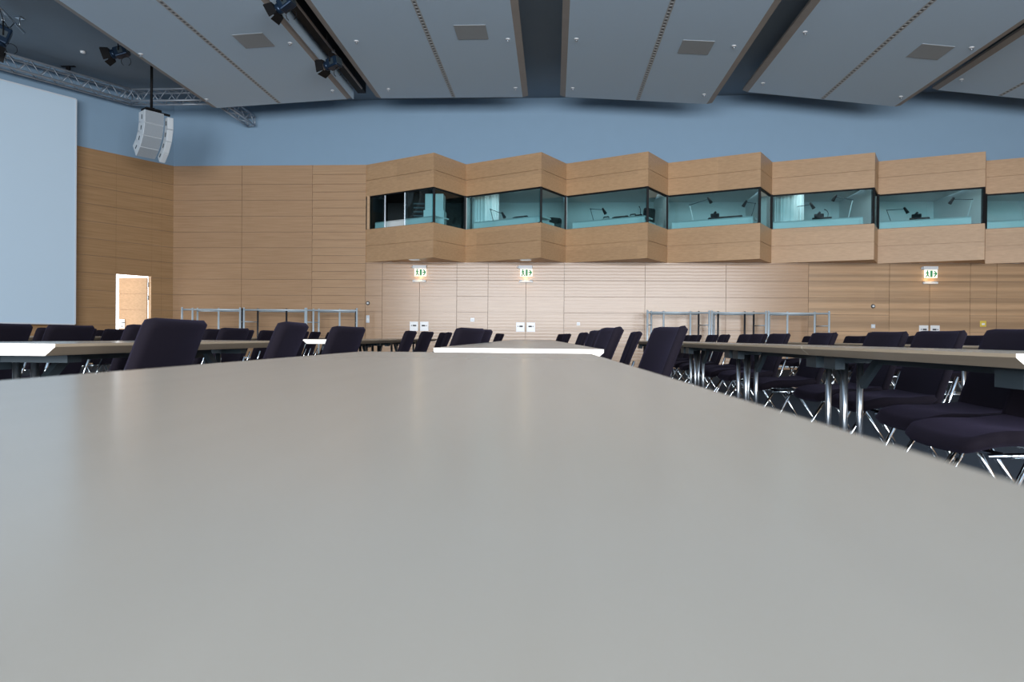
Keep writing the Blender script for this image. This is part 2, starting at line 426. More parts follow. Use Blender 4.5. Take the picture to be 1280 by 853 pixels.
for z in (0.3, 1.75, 2.1): mb.tube((0.035, -side * 0.10, z - 0.06), (0.035, -side * 0.10, z + 0.06), 0.014, 8)
mb.build('hinge', M['steel'], dr)
# ---- right and front walls (outside the frame; close the hall)
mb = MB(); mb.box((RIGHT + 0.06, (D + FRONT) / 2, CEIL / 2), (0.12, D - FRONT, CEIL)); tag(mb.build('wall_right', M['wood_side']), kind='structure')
mb = MB(); mb.box(((Lend.x + RIGHT) / 2, FRONT - 0.06, CEIL / 2), (RIGHT - Lend.x, 0.12, CEIL)); tag(mb.build('wall_front', M['blue']), kind='structure')

# ------------------------------------------------------------------ interpreter booths
Z0, ZW0, ZW1, Z1 = 2.755, 3.635, 4.52, 5.37
ORD = ['first', 'second', 'third', 'fourth', 'fifth', 'sixth', 'seventh']
def lerp(a, b, t): return (a[0] + (b[0] - a[0]) * t, a[1] + (b[1] - a[1]) * t)
def wallpiece(mb, a, b, z0, z1, th=0.03, inset=0.0, mi=0):
    """vertical slab along plan line a-b, its outer face moved inwards by inset"""
    d = Vector((b[0] - a[0], b[1] - a[1], 0)).normalized(); n = Vector((-d.y, d.x, 0))   # n points to +y (into the booth)
    a = Vector((*a, 0)) + n * inset; b = Vector((*b, 0)) + n * inset
    mb.prism([(a.x, a.y), (b.x, b.y), (b.x + n.x * th, b.y + n.y * th), (a.x + n.x * th, a.y + n.y * th)], z0, z1, mi)
def booth(i):
    v0 = (XV[i], D); p = (XP[i], YP[i]); v1 = (XV[i + 1], D)
    desc = ['dark inside with its middle pane slid open', 'with curtain, desk lamp and office chair inside', 'low console between two dark telephones inside', 'with a white lamp arm and a long dark console', 'with a pale curtain and bulky console', 'with bright streaks reflected in the glass', 'cut off by the right edge'][i]
    r = empty('interpreter_booth', (0, 0, 0), 0, '%s oak booth from the left, %s' % (ORD[i], desc), 'booth', 'row of zigzag interpreter booths')
    mid_u, mid_l = 4.945, 3.19
    for nme, za, zm, zb in (('upper_fascia', ZW1, mid_u, Z1), ('lower_fascia', Z0, mid_l, ZW0)):
        mb = MB()
        for lo, hi in ((za, zm - 0.005), (zm + 0.005, zb)):
            wallpiece(mb, v0, p, lo, hi, 0.03); wallpiece(mb, p, v1, lo, hi, 0.03)
        wallpiece(mb, v0, p, za, zb, 0.05, 0.03); wallpiece(mb, p, v1, za, zb, 0.05, 0.03)
        mb.build(nme, M['wood_booth'], r)
    mb = MB(); mb.prism([(v0[0] + .03, D), (p[0], p[1] + .025), (v1[0] - .03, D)], Z0 + 0.005, Z0 + 0.03); mb.build('soffit', M['wood_booth'], r)
    mb = MB(); mb.prism([(v0[0] + .06, D), (p[0], p[1] + .06), (v1[0] - .06, D)], Z1 - 0.05, Z1 - 0.02); mb.build('roof', M['ceil'], r)
    mb = MB(); mb.prism([(v0[0] + .15, D), (p[0], p[1] + .15), (v1[0] - .15, D), (v1[0] - .04, D + 2.3), (v0[0] + .04, D + 2.3)], Z0 + 0.05, Z0 + 0.12); mb.build('booth_floor', M['booth_dark'], r)
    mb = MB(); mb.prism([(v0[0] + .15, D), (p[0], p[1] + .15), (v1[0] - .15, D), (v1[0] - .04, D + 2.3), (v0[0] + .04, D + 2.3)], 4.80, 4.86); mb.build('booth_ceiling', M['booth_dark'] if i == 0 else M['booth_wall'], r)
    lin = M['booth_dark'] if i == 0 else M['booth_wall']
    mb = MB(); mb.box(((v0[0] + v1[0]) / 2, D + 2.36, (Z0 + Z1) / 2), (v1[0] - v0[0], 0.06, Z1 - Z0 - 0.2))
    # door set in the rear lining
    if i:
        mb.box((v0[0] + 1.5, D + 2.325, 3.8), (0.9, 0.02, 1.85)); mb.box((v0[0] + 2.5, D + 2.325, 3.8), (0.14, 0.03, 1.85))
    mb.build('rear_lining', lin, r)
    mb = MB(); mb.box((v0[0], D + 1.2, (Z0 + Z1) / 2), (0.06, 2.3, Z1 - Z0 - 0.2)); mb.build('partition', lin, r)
    if i == 6:
        mb = MB(); mb.box((v1[0], D + 1.2, (Z0 + Z1) / 2), (0.06, 2.3, Z1 - Z0 - 0.2)); mb.build('partition', lin, r)
    # window
    splits = [0.0, 1.0] if i else [0.0, 0.285, 0.58, 1.0]
    for k, (a, b) in enumerate(zip(splits, splits[1:])):
        if i == 0 and k == 1: continue            # slid open
        mb = MB(); wallpiece(mb, lerp(v0, p, a), lerp(v0, p, b), ZW0, ZW1, 0.012, 0.045); mb.build('window_pane', M['glass'], r)
    mb = MB(); wallpiece(mb, p, v1, ZW0, ZW1, 0.012, 0.045); mb.build('window_pane', M['glass'], r)
    mb = MB()
    wallpiece(mb, v0, p, ZW1 - 0.03, ZW1 + 0.0, 0.06, 0.02); wallpiece(mb, p, v1, ZW1 - 0.03, ZW1, 0.06, 0.02)
    wallpiece(mb, v0, p, ZW0 - 0.012, ZW0 + 0.008, 0.06, 0.02); wallpiece(mb, p, v1, ZW0 - 0.012, ZW0 + 0.008, 0.06, 0.02)
    mb.build('window_frame', M['blackm'], r)
    mb = MB(); mb.box((p[0], p[1] + 0.075, (ZW0 + ZW1) / 2), (0.055, 0.07, ZW1 - ZW0)); mb.build('corner_post', M['blackm'], r)
    mb = MB(); mb.box((v1[0] - 0.02, v1[1] - 0.03, (ZW0 + ZW1) / 2), (0.05, 0.05, ZW1 - ZW0)); mb.build('valley_post', M['blackm'], r)
    if i == 0:
        for t in (0.285, 0.58):
            q = lerp(v0, p, t); mb = MB(); mb.box((q[0] + 0.02, q[1] + 0.05, (ZW0 + ZW1) / 2), (0.03, 0.03, ZW1 - ZW0)); mb.build('mullion', M['steel'], r)
        mb = MB(); mb.box((v0[0] + 0.10, D - 0.07, (ZW0 + ZW1) / 2), (0.07, 0.05, ZW1 - ZW0)); mb.build('side_jamb', M['wood_booth'], r)
    # desk running behind the glass
    mb = MB()
    q0 = lerp(v0, p, 0.0); q1 = lerp(v0, p, 0.90)
    wallpiece(mb, q0, q1, 3.0, 3.88, 0.03, 0.36); wallpiece(mb, q0, q1, 3.85, 3.88, 0.55, 0.36)
    mb.build('desk', M['desk'], r)
    if i:
        mb = MB(); wallpiece(mb, lerp(p, v1, .25), lerp(p, v1, .92), 3.0, 3.80, 0.03, 0.30); mb.build('desk_return', M['desk'], r)
    return r
for i in range(7): booth(i)
for i in range(1, 7):      # added fill light brightening each pale booth, no lamp hangs there
    li = bpy.data.lights.new('booth_fill_light', 'AREA'); li.shape = 'RECTANGLE'; li.size = 1.1; li.size_y = 0.35; li.energy = 8.0; li.color = (0.95, 0.98, 1.0)
    lo = bpy.data.objects.new('booth_fill_light', li); lo.location = (XV[i] + 1.45, D + 0.15, 4.78); COL.objects.link(lo)
def bpos(i, t, ins, z):       # a point behind booth i's long window
    v0 = Vector((XV[i], D, 0)); p = Vector((XP[i], YP[i], 0)); d = (p - v0); n = Vector((-d.y, d.x, 0)).normalized()
    q = v0 + d * t + n * ins
    return Vector((q.x, q.y, z)), math.atan2(d.y, d.x)
DZ = 3.88
def desk_lamp(i, t, sx, h, reach, label, drop=0.0, white=False):
    q, a = bpos(i, t, 0.62, DZ)
    r = empty('desk_lamp', q, a, label, 'lamp', 'booth desk lamps')
    m1 = M['white'] if white else M['bracket']
    mb = MB(); mb.lathe([(0.0, 0), (0.06, 0), (0.06, 0.012), (0.02, 0.025), (0, 0.025)]); mb.build('lamp_base', M['black'], r)
    e = Vector((-sx * 0.10, 0, h)); hd = Vector((sx * reach - sx * 0.10, 0, h + drop))
    mb = MB(); mb.tube((0, 0, 0.02), e, 0.012 if white else 0.008, 8); mb.build('lower_arm', m1, r)
    mb = MB(); mb.tube(e, hd, 0.008, 8); mb.tube(e + Vector((0, -0.015, 0)), e + Vector((0, 0.015, 0)), 0.014, 8); mb.build('upper_arm', M['bracket'], r)
    dd = Vector((sx * 0.5, 0, -0.85)).normalized()
    mb = MB(); mb.tube(hd - dd * 0.05, hd + dd * 0.13, 0.026, 10, 0.045); mb.build('lamp_shade', M['black'], r)
    return r
desk_lamp(1, 0.20, 1, 0.36, 0.40, 'slim desk lamp leaning right above the desk in the second booth', -0.16)
desk_lamp(2, 0.22, 1, 0.36, 0.38, 'desk lamp with dark drooping head at the left end of the third booth', -0.06)
desk_lamp(3, 0.22, 1, 0.46, 0.50, 'white armed desk lamp stretching up to the right in the fourth booth', 0.12, True)
desk_lamp(3, 0.86, -1, 0.36, 0.24, 'desk lamp with tilted dark head at the right end of the fourth booth', 0.05)
desk_lamp(4, 0.24, 1, 0.40, 0.45, 'thin pale desk lamp with dark head before the curtain in the fifth booth', 0.04)
desk_lamp(4, 0.76, -1, 0.48, 0.40, 'tall desk lamp reaching left under the ceiling of the fifth booth', 0.12, True)
desk_lamp(5, 0.14, 1, 0.33, 0.42, 'desk lamp with flat arm and dark head, left in the sixth booth', 0.0)
desk_lamp(5, 0.88, -1, 0.46, 0.42, 'white stemmed desk lamp right of the console in the sixth booth', 0.04, True)
def console(i, t, w, knobs, label, mic=False):
    q, a = bpos(i, t, 0.50, DZ)
    r = empty('interpreter_console', q, a, label, 'console', 'booth consoles')
    mb = MB(); mb.extrude([(-0.10, 0), (0.12, 0), (0.12, 0.07), (0.06, 0.08), (-0.10, 0.03)], (-w / 2, 0, 0), (1, 0, 0), w, (0, 1, 0), (0, 0, 1)); mb.build('housing', M['black'], r)
    if knobs:
        mb = MB()
        mb.box((-w * 0.15, 0.04, 0.12), (w * 0.5, 0.10, 0.09), bevel=0.015); mb.tube((-w * 0.2, 0.02, 0.15), (-w * 0.1, 0.05, 0.21), 0.03, 10); mb.build('headset', M['black'], r)
    if mic:
        mb = MB(); mb.path([(w * 0.3, 0.05, 0.07), (w * 0.32, 0.05, 0.17), (w * 0.26, 0.03, 0.23), (w * 0.2, 0.02, 0.25)], 0.008, 6); mb.tube((w * 0.2, 0.02, 0.25), (w * 0.12, 0.01, 0.27), 0.014, 8); mb.build('gooseneck_microphone', M['black'], r)
console(1, 0.60, 0.34, False, 'flat dark console lying on the desk in the second booth')
console(2, 0.58, 0.36, False, 'low dark console at mid desk in the third booth')
console(3, 0.50, 0.42, True, 'dark console under a headset in the fourth booth')
console(3, 0.68, 0.40, False, 'long flat dark unit right of the headset console, fourth booth')
console(4, 0.50, 0.46, True, 'bulky dark console with upright microphone in the fifth booth', True)
console(5, 0.42, 0.44, True, 'dark console beneath the reflections in the sixth booth')
console(2, 0.80, 0.12, False, 'small dark desk unit with bent microphone, right in the third booth', True)
def phone(i, t, label):
    q, a = bpos(i, t, 0.5, DZ)
    r = empty('desk_telephone', q, a, label, 'telephone', 'booth telephones')
    mb = MB(); mb.extrude([(-0.08, 0), (0.08, 0), (0.08, 0.05), (-0.08, 0.02)], (-0.07, 0, 0), (1, 0, 0), 0.14, (0, 1, 0), (0, 0, 1)); mb.build('phone_body', M['black'], r)
    mb = MB(); mb.path([(-0.08, 0.03, 0.06), (-0.06, 0.03, 0.085), (0.06, 0.03, 0.085), (0.08, 0.03, 0.06)], 0.016, 8); mb.build('handset', M['black'], r)
phone(2, 0.40, 'small dark telephone left of the console in the third booth'); phone(2, 0.73, 'small dark telephone right of the console in the third booth')
def booth_chair(i, t, z, label):
    v1 = Vector((XV[i + 1], D, 0)); p = Vector((XP[i], YP[i], 0)); q = p + (v1 - p) * t + Vector((0, 0.75, 0))
    r = empty('booth_chair', (q.x, q.y, Z0 + 0.12), 0.5, label, 'chair')
    b = z - Z0 - 0.12
    mb = MB(); mb.pad(lambda a, bb, c: Vector((a, 0.16 + c - 0.10 * (bb + 0.2), b - 0.2 + bb)), 0.38, 0.42, 0.06, 0.05, 8, 8); mb.build('backrest', M['black'], r)
    mb = MB(); mb.pad(lambda a, bb, c: Vector((a, bb - 0.08, 0.46 + c)), 0.44, 0.42, 0.06, 0.06, 8, 8); mb.build('seat', M['black'], r)
    mb = MB(); mb.tube((0, -0.05, 0.05), (0, -0.05, 0.44), 0.025, 8); mb.path([(0, 0.02, 0.42), (0, 0.2, 0.48), (0, 0.22, b - 0.3)], 0.016, 6); mb.build('column', M['black'], r)
    for k in range(5):
        mb = MB(); mb.tube((0, -0.05, 0.07), (0.26 * math.cos(k * 1.2566), -0.05 + 0.26 * math.sin(k * 1.2566), 0.012), 0.012, 6); mb.build('foot', M['black'], r)
booth_chair(1, 0.66, 4.02, 'dark office chair behind the short window of the second booth')
booth_chair(2, 0.42, 4.22, 'dark narrow-backed chair behind the short window of the third booth')
def curtain(i, x, y, rad, a0, a1, label):
    r = empty('acoustic_curtain', (x, y, Z0 + 0.12), 0, label, 'curtain', 'pale booth curtains')
    mb = MB(); n = 40; P = []
    for k in range(n + 1):
        a = math.radians(a0 + (a1 - a0) * k / n); q = rad + 0.012 * math.sin(k * 1.9)
        P.append((q * math.cos(a), q * math.sin(a)))
    for (xa, ya), (xb, yb) in zip(P, P[1:]):
        L = math.hypot(xa, ya); M_ = math.hypot(xb, yb)
        xc, yc, xd, yd = xa * (L - .012) / L, ya * (L - .012) / L, xb * (M_ - .012) / M_, yb * (M_ - .012) / M_
        mb.prism([(xa, ya), (xb, yb), (xd, yd), (xc, yc)], 0.05, 1.90)
    bmesh.ops.remove_doubles(mb.bm, verts=mb.bm.verts[:], dist=0.0005)
    mb.build('curtain_cloth', M['desk'], r, smooth=True)
    mb = MB(); mb.path([(rad * math.cos(math.radians(a0 + (a1 - a0) * k / 12)), rad * math.sin(math.radians(a0 + (a1 - a0) * k / 12)), 1.91) for k in range(13)], 0.012, 6); mb.build('curtain_rail', M['steel'], r)
curtain(4, XV[4] + 0.62, D + 0.75, 0.42, 190, 350, 'pale curved curtain at the left side of the fifth booth')
curtain(1, XV[1] + 0.45, D + 0.80, 0.38, 190, 350, 'pale curved curtain behind the leaning lamp of the second booth')
# first booth: technical room
q, a = bpos(0, 0.97, 0.55, 0)
r = empty('equipment_cabinet', (-3.14, 17.75, Z0 + 0.12), 0, 'pale two-tier equipment cabinet at the nose of the first booth', 'cabinet')
mb = MB(); mb.box((0, 0, 0.60), (0.54, 0.42, 1.20), bevel=0.01); mb.build('lower_box', M['desk'], r)
mb = MB(); mb.box((0, 0.02, 1.42), (0.48, 0.36, 0.43), bevel=0.01); mb.box((0, -0.165, 1.42), (0.42, 0.02, 0.37)); mb.build('upper_box', M['desk'], r)
q, a = bpos(0, 0.44, 1.1, 2.9)
r = empty('equipment_rack', q, 0.1, 'dark equipment rack with pale slots behind the open pane of the first booth', 'rack')
mb = MB(); mb.box((0, 0.2, 0.9), (0.75, 0.5, 1.8)); mb.build('rack_case', M['black'], r)
for k in range(6):
    mb = MB(); mb.box((0.05, -0.06, 0.95 + k * 0.11), (0.56, 0.02, 0.035)); mb.build('rack_unit', M['bracket'], r)

# ------------------------------------------------------------------ ceiling panels
CK = 0.955
def ck(z): return 0.781 + (z - 0.781) * CK
def ceiling_panel(name_lbl, x0, z0, x1, z1, slotx, grx, gry, y0=-3.0, y1=17.3, extra=None):
    x0 *= CK; x1 *= CK; z0 = ck(z0); z1 = ck(z1); slotx *= CK; y1 *= CK
    if grx is not None: grx *= CK; gry *= CK
    r = empty('ceiling_panel', (0, 0, 0), 0, name_lbl, 'ceiling panel', 'hanging ceiling panels')
    d = Vector((x1 - x0, 0, z1 - z0)); L = d.length; d.normalize(); n = Vector((-d.z, 0, d.x))
    P0 = Vector((x0, y0, z0)); t = 0.09
    e = 0.13
    def at(x, off=0.0, y=0.0):
        k = (x - x0) / d.x; q = Vector((x0, y, z0)) + d * k - n * off; return q
    mb = MB()
    mb.extrude([(e, 0), (L - e, 0), (L - e, t), (e, t)], P0, (0, 1, 0), y1 - y0, d, n)
    mb.build('panel_board', M['panel'], r)
    for (a, b, za, zb) in ((0, e, 0.035, 0.0), (L - e, L, 0.0, 0.035)):
        mb = MB(); mb.extrude([(a, za), (b, zb), (b, t), (a, t)], P0, (0, 1, 0), y1 - y0, d, n); mb.build('edge_trim', M['trim'], r)
    # slot diffuser: dark channel with small cross bars
    mb = MB()
    k = (slotx - x0) / d.x
    ys = y0 + 8.0
    mb.extrude([(k - 0.045, -0.004), (k - 0.025, -0.004), (k - 0.025, 0.01), (k - 0.045, 0.01)], Vector((x0, ys, z0)), (0, 1, 0), y1 - ys - 0.05, d, n, mi=0)
    mb.extrude([(k + 0.025, -0.004), (k + 0.045, -0.004), (k + 0.045, 0.01), (k + 0.025, 0.01)], Vector((x0, ys, z0)), (0, 1, 0), y1 - ys - 0.05, d, n, mi=0)
    mb.extrude([(k - 0.025, -0.001), (k + 0.025, -0.001), (k + 0.025, 0.01), (k - 0.025, 0.01)], Vector((x0, ys, z0)), (0, 1, 0), y1 - ys - 0.05, d, n, mi=1)
    y = 11.0
    rot = Matrix((d, Vector((0, 1, 0)), n)).transposed()
    while y < y1 - 0.12:
        mb.box(at(slotx, 0.003, y), (0.05, 0.045, 0.004), rot, mi=0); y += 0.12
    mb.build('slot_diffuser', [M['slotrim'], M['slot']], r)
    if grx is not None:
        mb = MB(); mb.box(at(grx, 0.004, gry), (0.60, 0.60, 0.01), rot)
        mb.build('vent_grille', M['grille'], r)
    if extra: extra(r, at)
    return at
def upstand(r, at):
    mb = MB(); mb.box((-5.215 * CK, 6.76, 6.735), (0.03, 19.5, 0.24)); mb.build('upstand_board', M['panel'], r)
atA = ceiling_panel('hanging pale ceiling panel at far left, tilted down towards the loudspeaker', -8.97, 6.70, -5.25, 6.903, -7.15, -6.22, 13.69, extra=upstand)
atB = ceiling_panel('level pale ceiling panel left of the central dark gap', -4.62, 6.905, -0.705, 6.886, -2.60, -1.70, 13.58)
atC = ceiling_panel('pale ceiling panel right of the central dark gap, tilted down rightwards', 0.106, 6.885, 3.898, 6.647, 2.05, 2.83, 14.06)
atD = ceiling_panel('pale tilted ceiling panel over the fourth and fifth booths', 4.641, 6.956, 8.449, 6.523, 6.57, 7.54, 14.26)
atE = ceiling_panel('pale tilted ceiling panel cut off by the right edge', 9.203, 6.944, 13.0, 6.50, 10.78, None, None)
def sprinkler(at, x, y, label):
    p = at(x * CK, -0.003, y * CK)
    r = empty('ceiling_sprinkler', p, 0, label, 'sprinkler', 'ceiling sprinkler heads')
    mb = MB(); mb.lathe([(0, 0.03), (0.045, 0.03), (0.045, -0.008), (0.02, -0.014), (0, -0.014)], seg=14); mb.build('flange', M['white'], r)
    mb = MB(); mb.tube((0, 0, -0.014), (0, 0, -0.05), 0.010, 8); mb.lathe([(0, -0.05), (0.028, -0.05), (0.028, -0.056), (0, -0.056)], seg=12); mb.build('nozzle', M['steel'], r)
for at, nme, xl, xr in ((atA, 'far left panel', -8.78, -5.55), (atB, 'level panel', -4.14, -0.99), (atC, 'panel right of the central gap', 0.41, 3.56), (atD, 'panel over the fourth booth', 4.95, 8.15)):
    for x, sd in ((xl, 'left'), (xr, 'right')):
        for y, fd in ((13.92, 'nearer'), (16.65, 'wallward')):
            sprinkler(at, x, y, 'white sprinkler, %s one on %s edge of the %s' % (fd, sd, nme))
sprinkler(atE, 9.48, 16.57, 'small white sprinkler on the panel cut off by the right edge')
# lighting track in the gap left of the level panel
r = empty('lighting_track', (0, 0, 0), 0, 'black lighting track in the gap between the two left ceiling panels', 'lighting track')
mb = MB(); mb.box((-4.985 * CK, 6.7, 6.93), (0.20, 19.6, 0.36)); mb.build('track_beam', M['black'], r)
mb = MB(); mb.tube((-4.62, -3, 6.69), (-4.62, 16.0, 6.69), 0.022, 8); mb.build('pipe_rail', M['trim'], r)
for k in range(9):
    mb = MB(); mb.tube((-4.62, 0.2 + k * 1.9, 6.69), (-4.62, 0.2 + k * 1.9, CEIL), 0.012, 6); mb.build('rail_hanger', M['black'], r)

def spotlight(loc, rz, pitch, hang, label, scale=1.0):
    """theatre spotlight: body along local -x, barn doors in front, yoke and clamp above"""
    r = empty('stage_spotlight', loc, rz, label, 'spotlight', 'theatre spotlights')
    Rp = Matrix.Rotation(pitch, 3, 'Y')
    T = lambda x, y, z: Rp @ Vector((x * scale, y * scale, z * scale))
    mb = MB(); mb.box(T(0.03, 0, 0), (0.26 * scale, 0.20 * scale, 0.20 * scale), Rp, bevel=0.02 * scale); mb.tube(T(-0.09, 0, 0), T(-0.17, 0, 0), 0.10 * scale, 14); mb.build('lamp_body', M['bluebody'], r)
    mb = MB(); mb.box(T(0.17, 0, 0), (0.02 * scale, 0.16 * scale, 0.16 * scale), Rp); mb.box(T(0.04, -0.104 , 0.0), (0.10 * scale, 0.006, 0.12 * scale), Rp); mb.build('rear_plate', M['bracket'], r)
    for sy, sz in ((1, 0), (-1, 0), (0, 1), (0, -1)):
        mb = MB()
        a = 0.5
        c = [(-0.17, 0.11, 0.11), (-0.36, 0.20, 0.19)]
        if sy:
            pts = [(-0.17, sy * .11, -.11), (-0.17, sy * .11, .11), (-.32, sy * .155, .13), (-.32, sy * .155, -.13)]
            off = (0, sy * 0.006, 0)
        else:
            pts = [(-0.17, -.11, sz * .11), (-0.17, .11, sz * .11), (-.32, .13, sz * .155), (-.32, -.13, sz * .155)]
            off = (0, 0, sz * 0.006)
        A = [mb.bm.verts.new(T(*p)) for p in pts]; B = [mb.bm.verts.new(T(*(Vector(p) + Vector(off)))) for p in pts]
        mb.bm.faces.new(A); mb.bm.faces.new(B[::-1])
        for k in range(4): mb.bm.faces.new((A[k], A[(k + 1) % 4], B[(k + 1) % 4], B[k]))
        mb.build('barn_door', M['black'], r)
    mb = MB()
    for s in (-1, 1): mb.tube(Vector((0.02, s * 0.125, 0)) * scale, Vector((0.02, s * 0.125, 0.2)) * scale, 0.012, 6)
    mb.tube(Vector((0.02, -0.125, 0.2)) * scale, Vector((0.02, 0.125, 0.2)) * scale, 0.012, 6)
    mb.tube(Vector((0.02, 0, 0.2)) * scale, Vector((0.02, 0, hang)), 0.014, 6)
    mb.build('yoke', M['black'], r)
    mb = MB(); mb.box((0.02 * scale, 0, hang), (0.06, 0.05, 0.07), bevel=0.01); mb.build('clamp', M['steel'], r)
    mb = MB(); c0 = Vector((0.12 * scale, 0.02, -0.02)); pts = [c0 + Vector((0.10 * math.sin(t), 0, -0.10 + 0.10 * math.cos(t) - 0.06)) for t in [k * PI / 6 for k in range(-5, 6)]]
    mb.path(pts, 0.006, 6); mb.build('safety_cable', M['black'], r)
    return r
spotlight((-4.64, 13.92, 6.44), math.radians(-20), math.radians(-12), 0.25, 'theatre spotlight with open black barn doors hanging in the left ceiling gap')
spotlight((-4.64, 11.4, 6.44), math.radians(-10), math.radians(-30), 0.25, 'theatre spotlight cut off by the top edge above the left ceiling gap', 0.95)
spotlight((-9.28, 13.98, 6.78), math.radians(10), math.radians(-20), 0.30, 'black spotlight half hidden behind the edge of the left ceiling panel')
spotlight((-10.75, 12.6, 6.52), math.radians(40), math.radians(-72), 0.36, 'large black spotlight hanging from a bar at the left edge', 1.25)
r = empty('spotlight_bar', (0, 0, 0), 0, 'short pipe bar under the dark ceiling carrying the left edge spotlights', 'pipe bar')
mb = MB(); mb.tube((-10.1, 11.2, 6.90), (-10.82, 13.25, 6.90), 0.024, 10); mb.build('pipe', M['steel'], r)
for t in (0.2, 0.9):
    p = Vector((-10.1, 11.2, 6.9)).lerp(Vector((-10.82, 13.25, 6.9)), t); mb = MB(); mb.tube(p, (p.x, p.y, CEIL), 0.014, 8); mb.box((p.x, p.y, CEIL - 0.012), (0.12, 0.12, 0.02)); mb.build('hanger', M['steel'], r)
mb = MB(); mb.path([Vector((-10.45, 12.2, 6.88)), Vector((-10.5, 12.35, 6.72)), Vector((-10.6, 12.6, 6.68)), Vector((-10.66, 12.8, 6.88))], 0.008, 6); mb.build('cable_loop', M['black'], r)

# ------------------------------------------------------------------ truss, hoist, loudspeakers, screen
def truss_run(mb, a, b, h=0.29, w=0.29, bay=0.42, n0=0):
    a = Vector(a); b = Vector(b); d = (b - a); L = d.length; d.normalize(); sdv = d.cross(Vector((0, 0, 1))).normalized()
    ch = [Vector((0, 0, 0)), Vector((0, 0, h)), sdv * w, sdv * w + Vector((0, 0, h))]
    for c in ch: mb.tube(a + c, b + c, 0.025, 8)
    n = max(1, int(L / bay))
    for k in range(n):
        p = a + d * (L * k / n); q = a + d * (L * (k + 0.5) / n); s_ = a + d * (L * (k + 1) / n)
        for i, j in ((0, 1), (2, 3), (1, 3), (0, 2)):
            mb.tube(p + ch[i], q + ch[j], 0.010, 6); mb.tube(q + ch[j], s_ + ch[i], 0.010, 6)
    for t in (0, L):
        for i, j in ((0, 1), (2, 3), (1, 3), (0, 2)): mb.tube(a + d * t + ch[i], a + d * t + ch[j], 0.012, 6)
r = empty('lighting_truss', (0, 0, 0), 0, 'aluminium lattice truss running along the left wall under the ceiling', 'truss')
P0 = lw(8.5, 0.32, 6.63); P1 = lw(1.25, 0.32, 6.63); P2 = Vector((-8.62, P1.y + 0.0, 6.63))
mb = MB(); truss_run(mb, P0, P1); mb.build('truss_section', M['alu'], r)
mb = MB(); truss_run(mb, P1, P2); mb.build('truss_section', M['alu'], r)
mb = MB(); truss_run(mb, P2 + Vector((0.02, 0.03, 0)), (-8.28, 17.88, 6.40), 0.24, 0.24, 0.3); mb.build('truss_section', M['alu'], r)
pc = lw(2.75, 0.40, 6.92)
r = empty('chain_hoist', (pc.x, pc.y, 6.92), 0, 'black chain hook holding the truss beneath the dark ceiling', 'hoist')
mb = MB(); mb.box((0, 0, 0.182), (0.34, 0.06, 0.012)); mb.build('ceiling_plate', M['black'], r)
mb = MB(); mb.box((0, 0, 0.14), (0.09, 0.07, 0.08), bevel=0.015); mb.build('hoist_body', M['black'], r)
mb = MB(); mb.path([(0, 0, 0.11), (0.03, 0, 0.09), (-0.02, 0, 0.065), (0.03, 0, 0.04), (0, 0, 0.02)], 0.012, 6); mb.build('hook', M['black'], r)
mb = MB(); mb.box((0, 0, 0.015), (0.36, 0.14, 0.02)); mb.build('truss_clamp', M['steel'], r)
mb = MB(); mb.lathe([(0, 0), (0.06, 0), (0.05, -0.035), (0, -0.045)]); o = mb.build('smoke_detector', M['white']); o.location = (-10.6, 14.67, CEIL); tag(o, 'small white dome on the dark ceiling right of the chain hook', 'smoke detector')

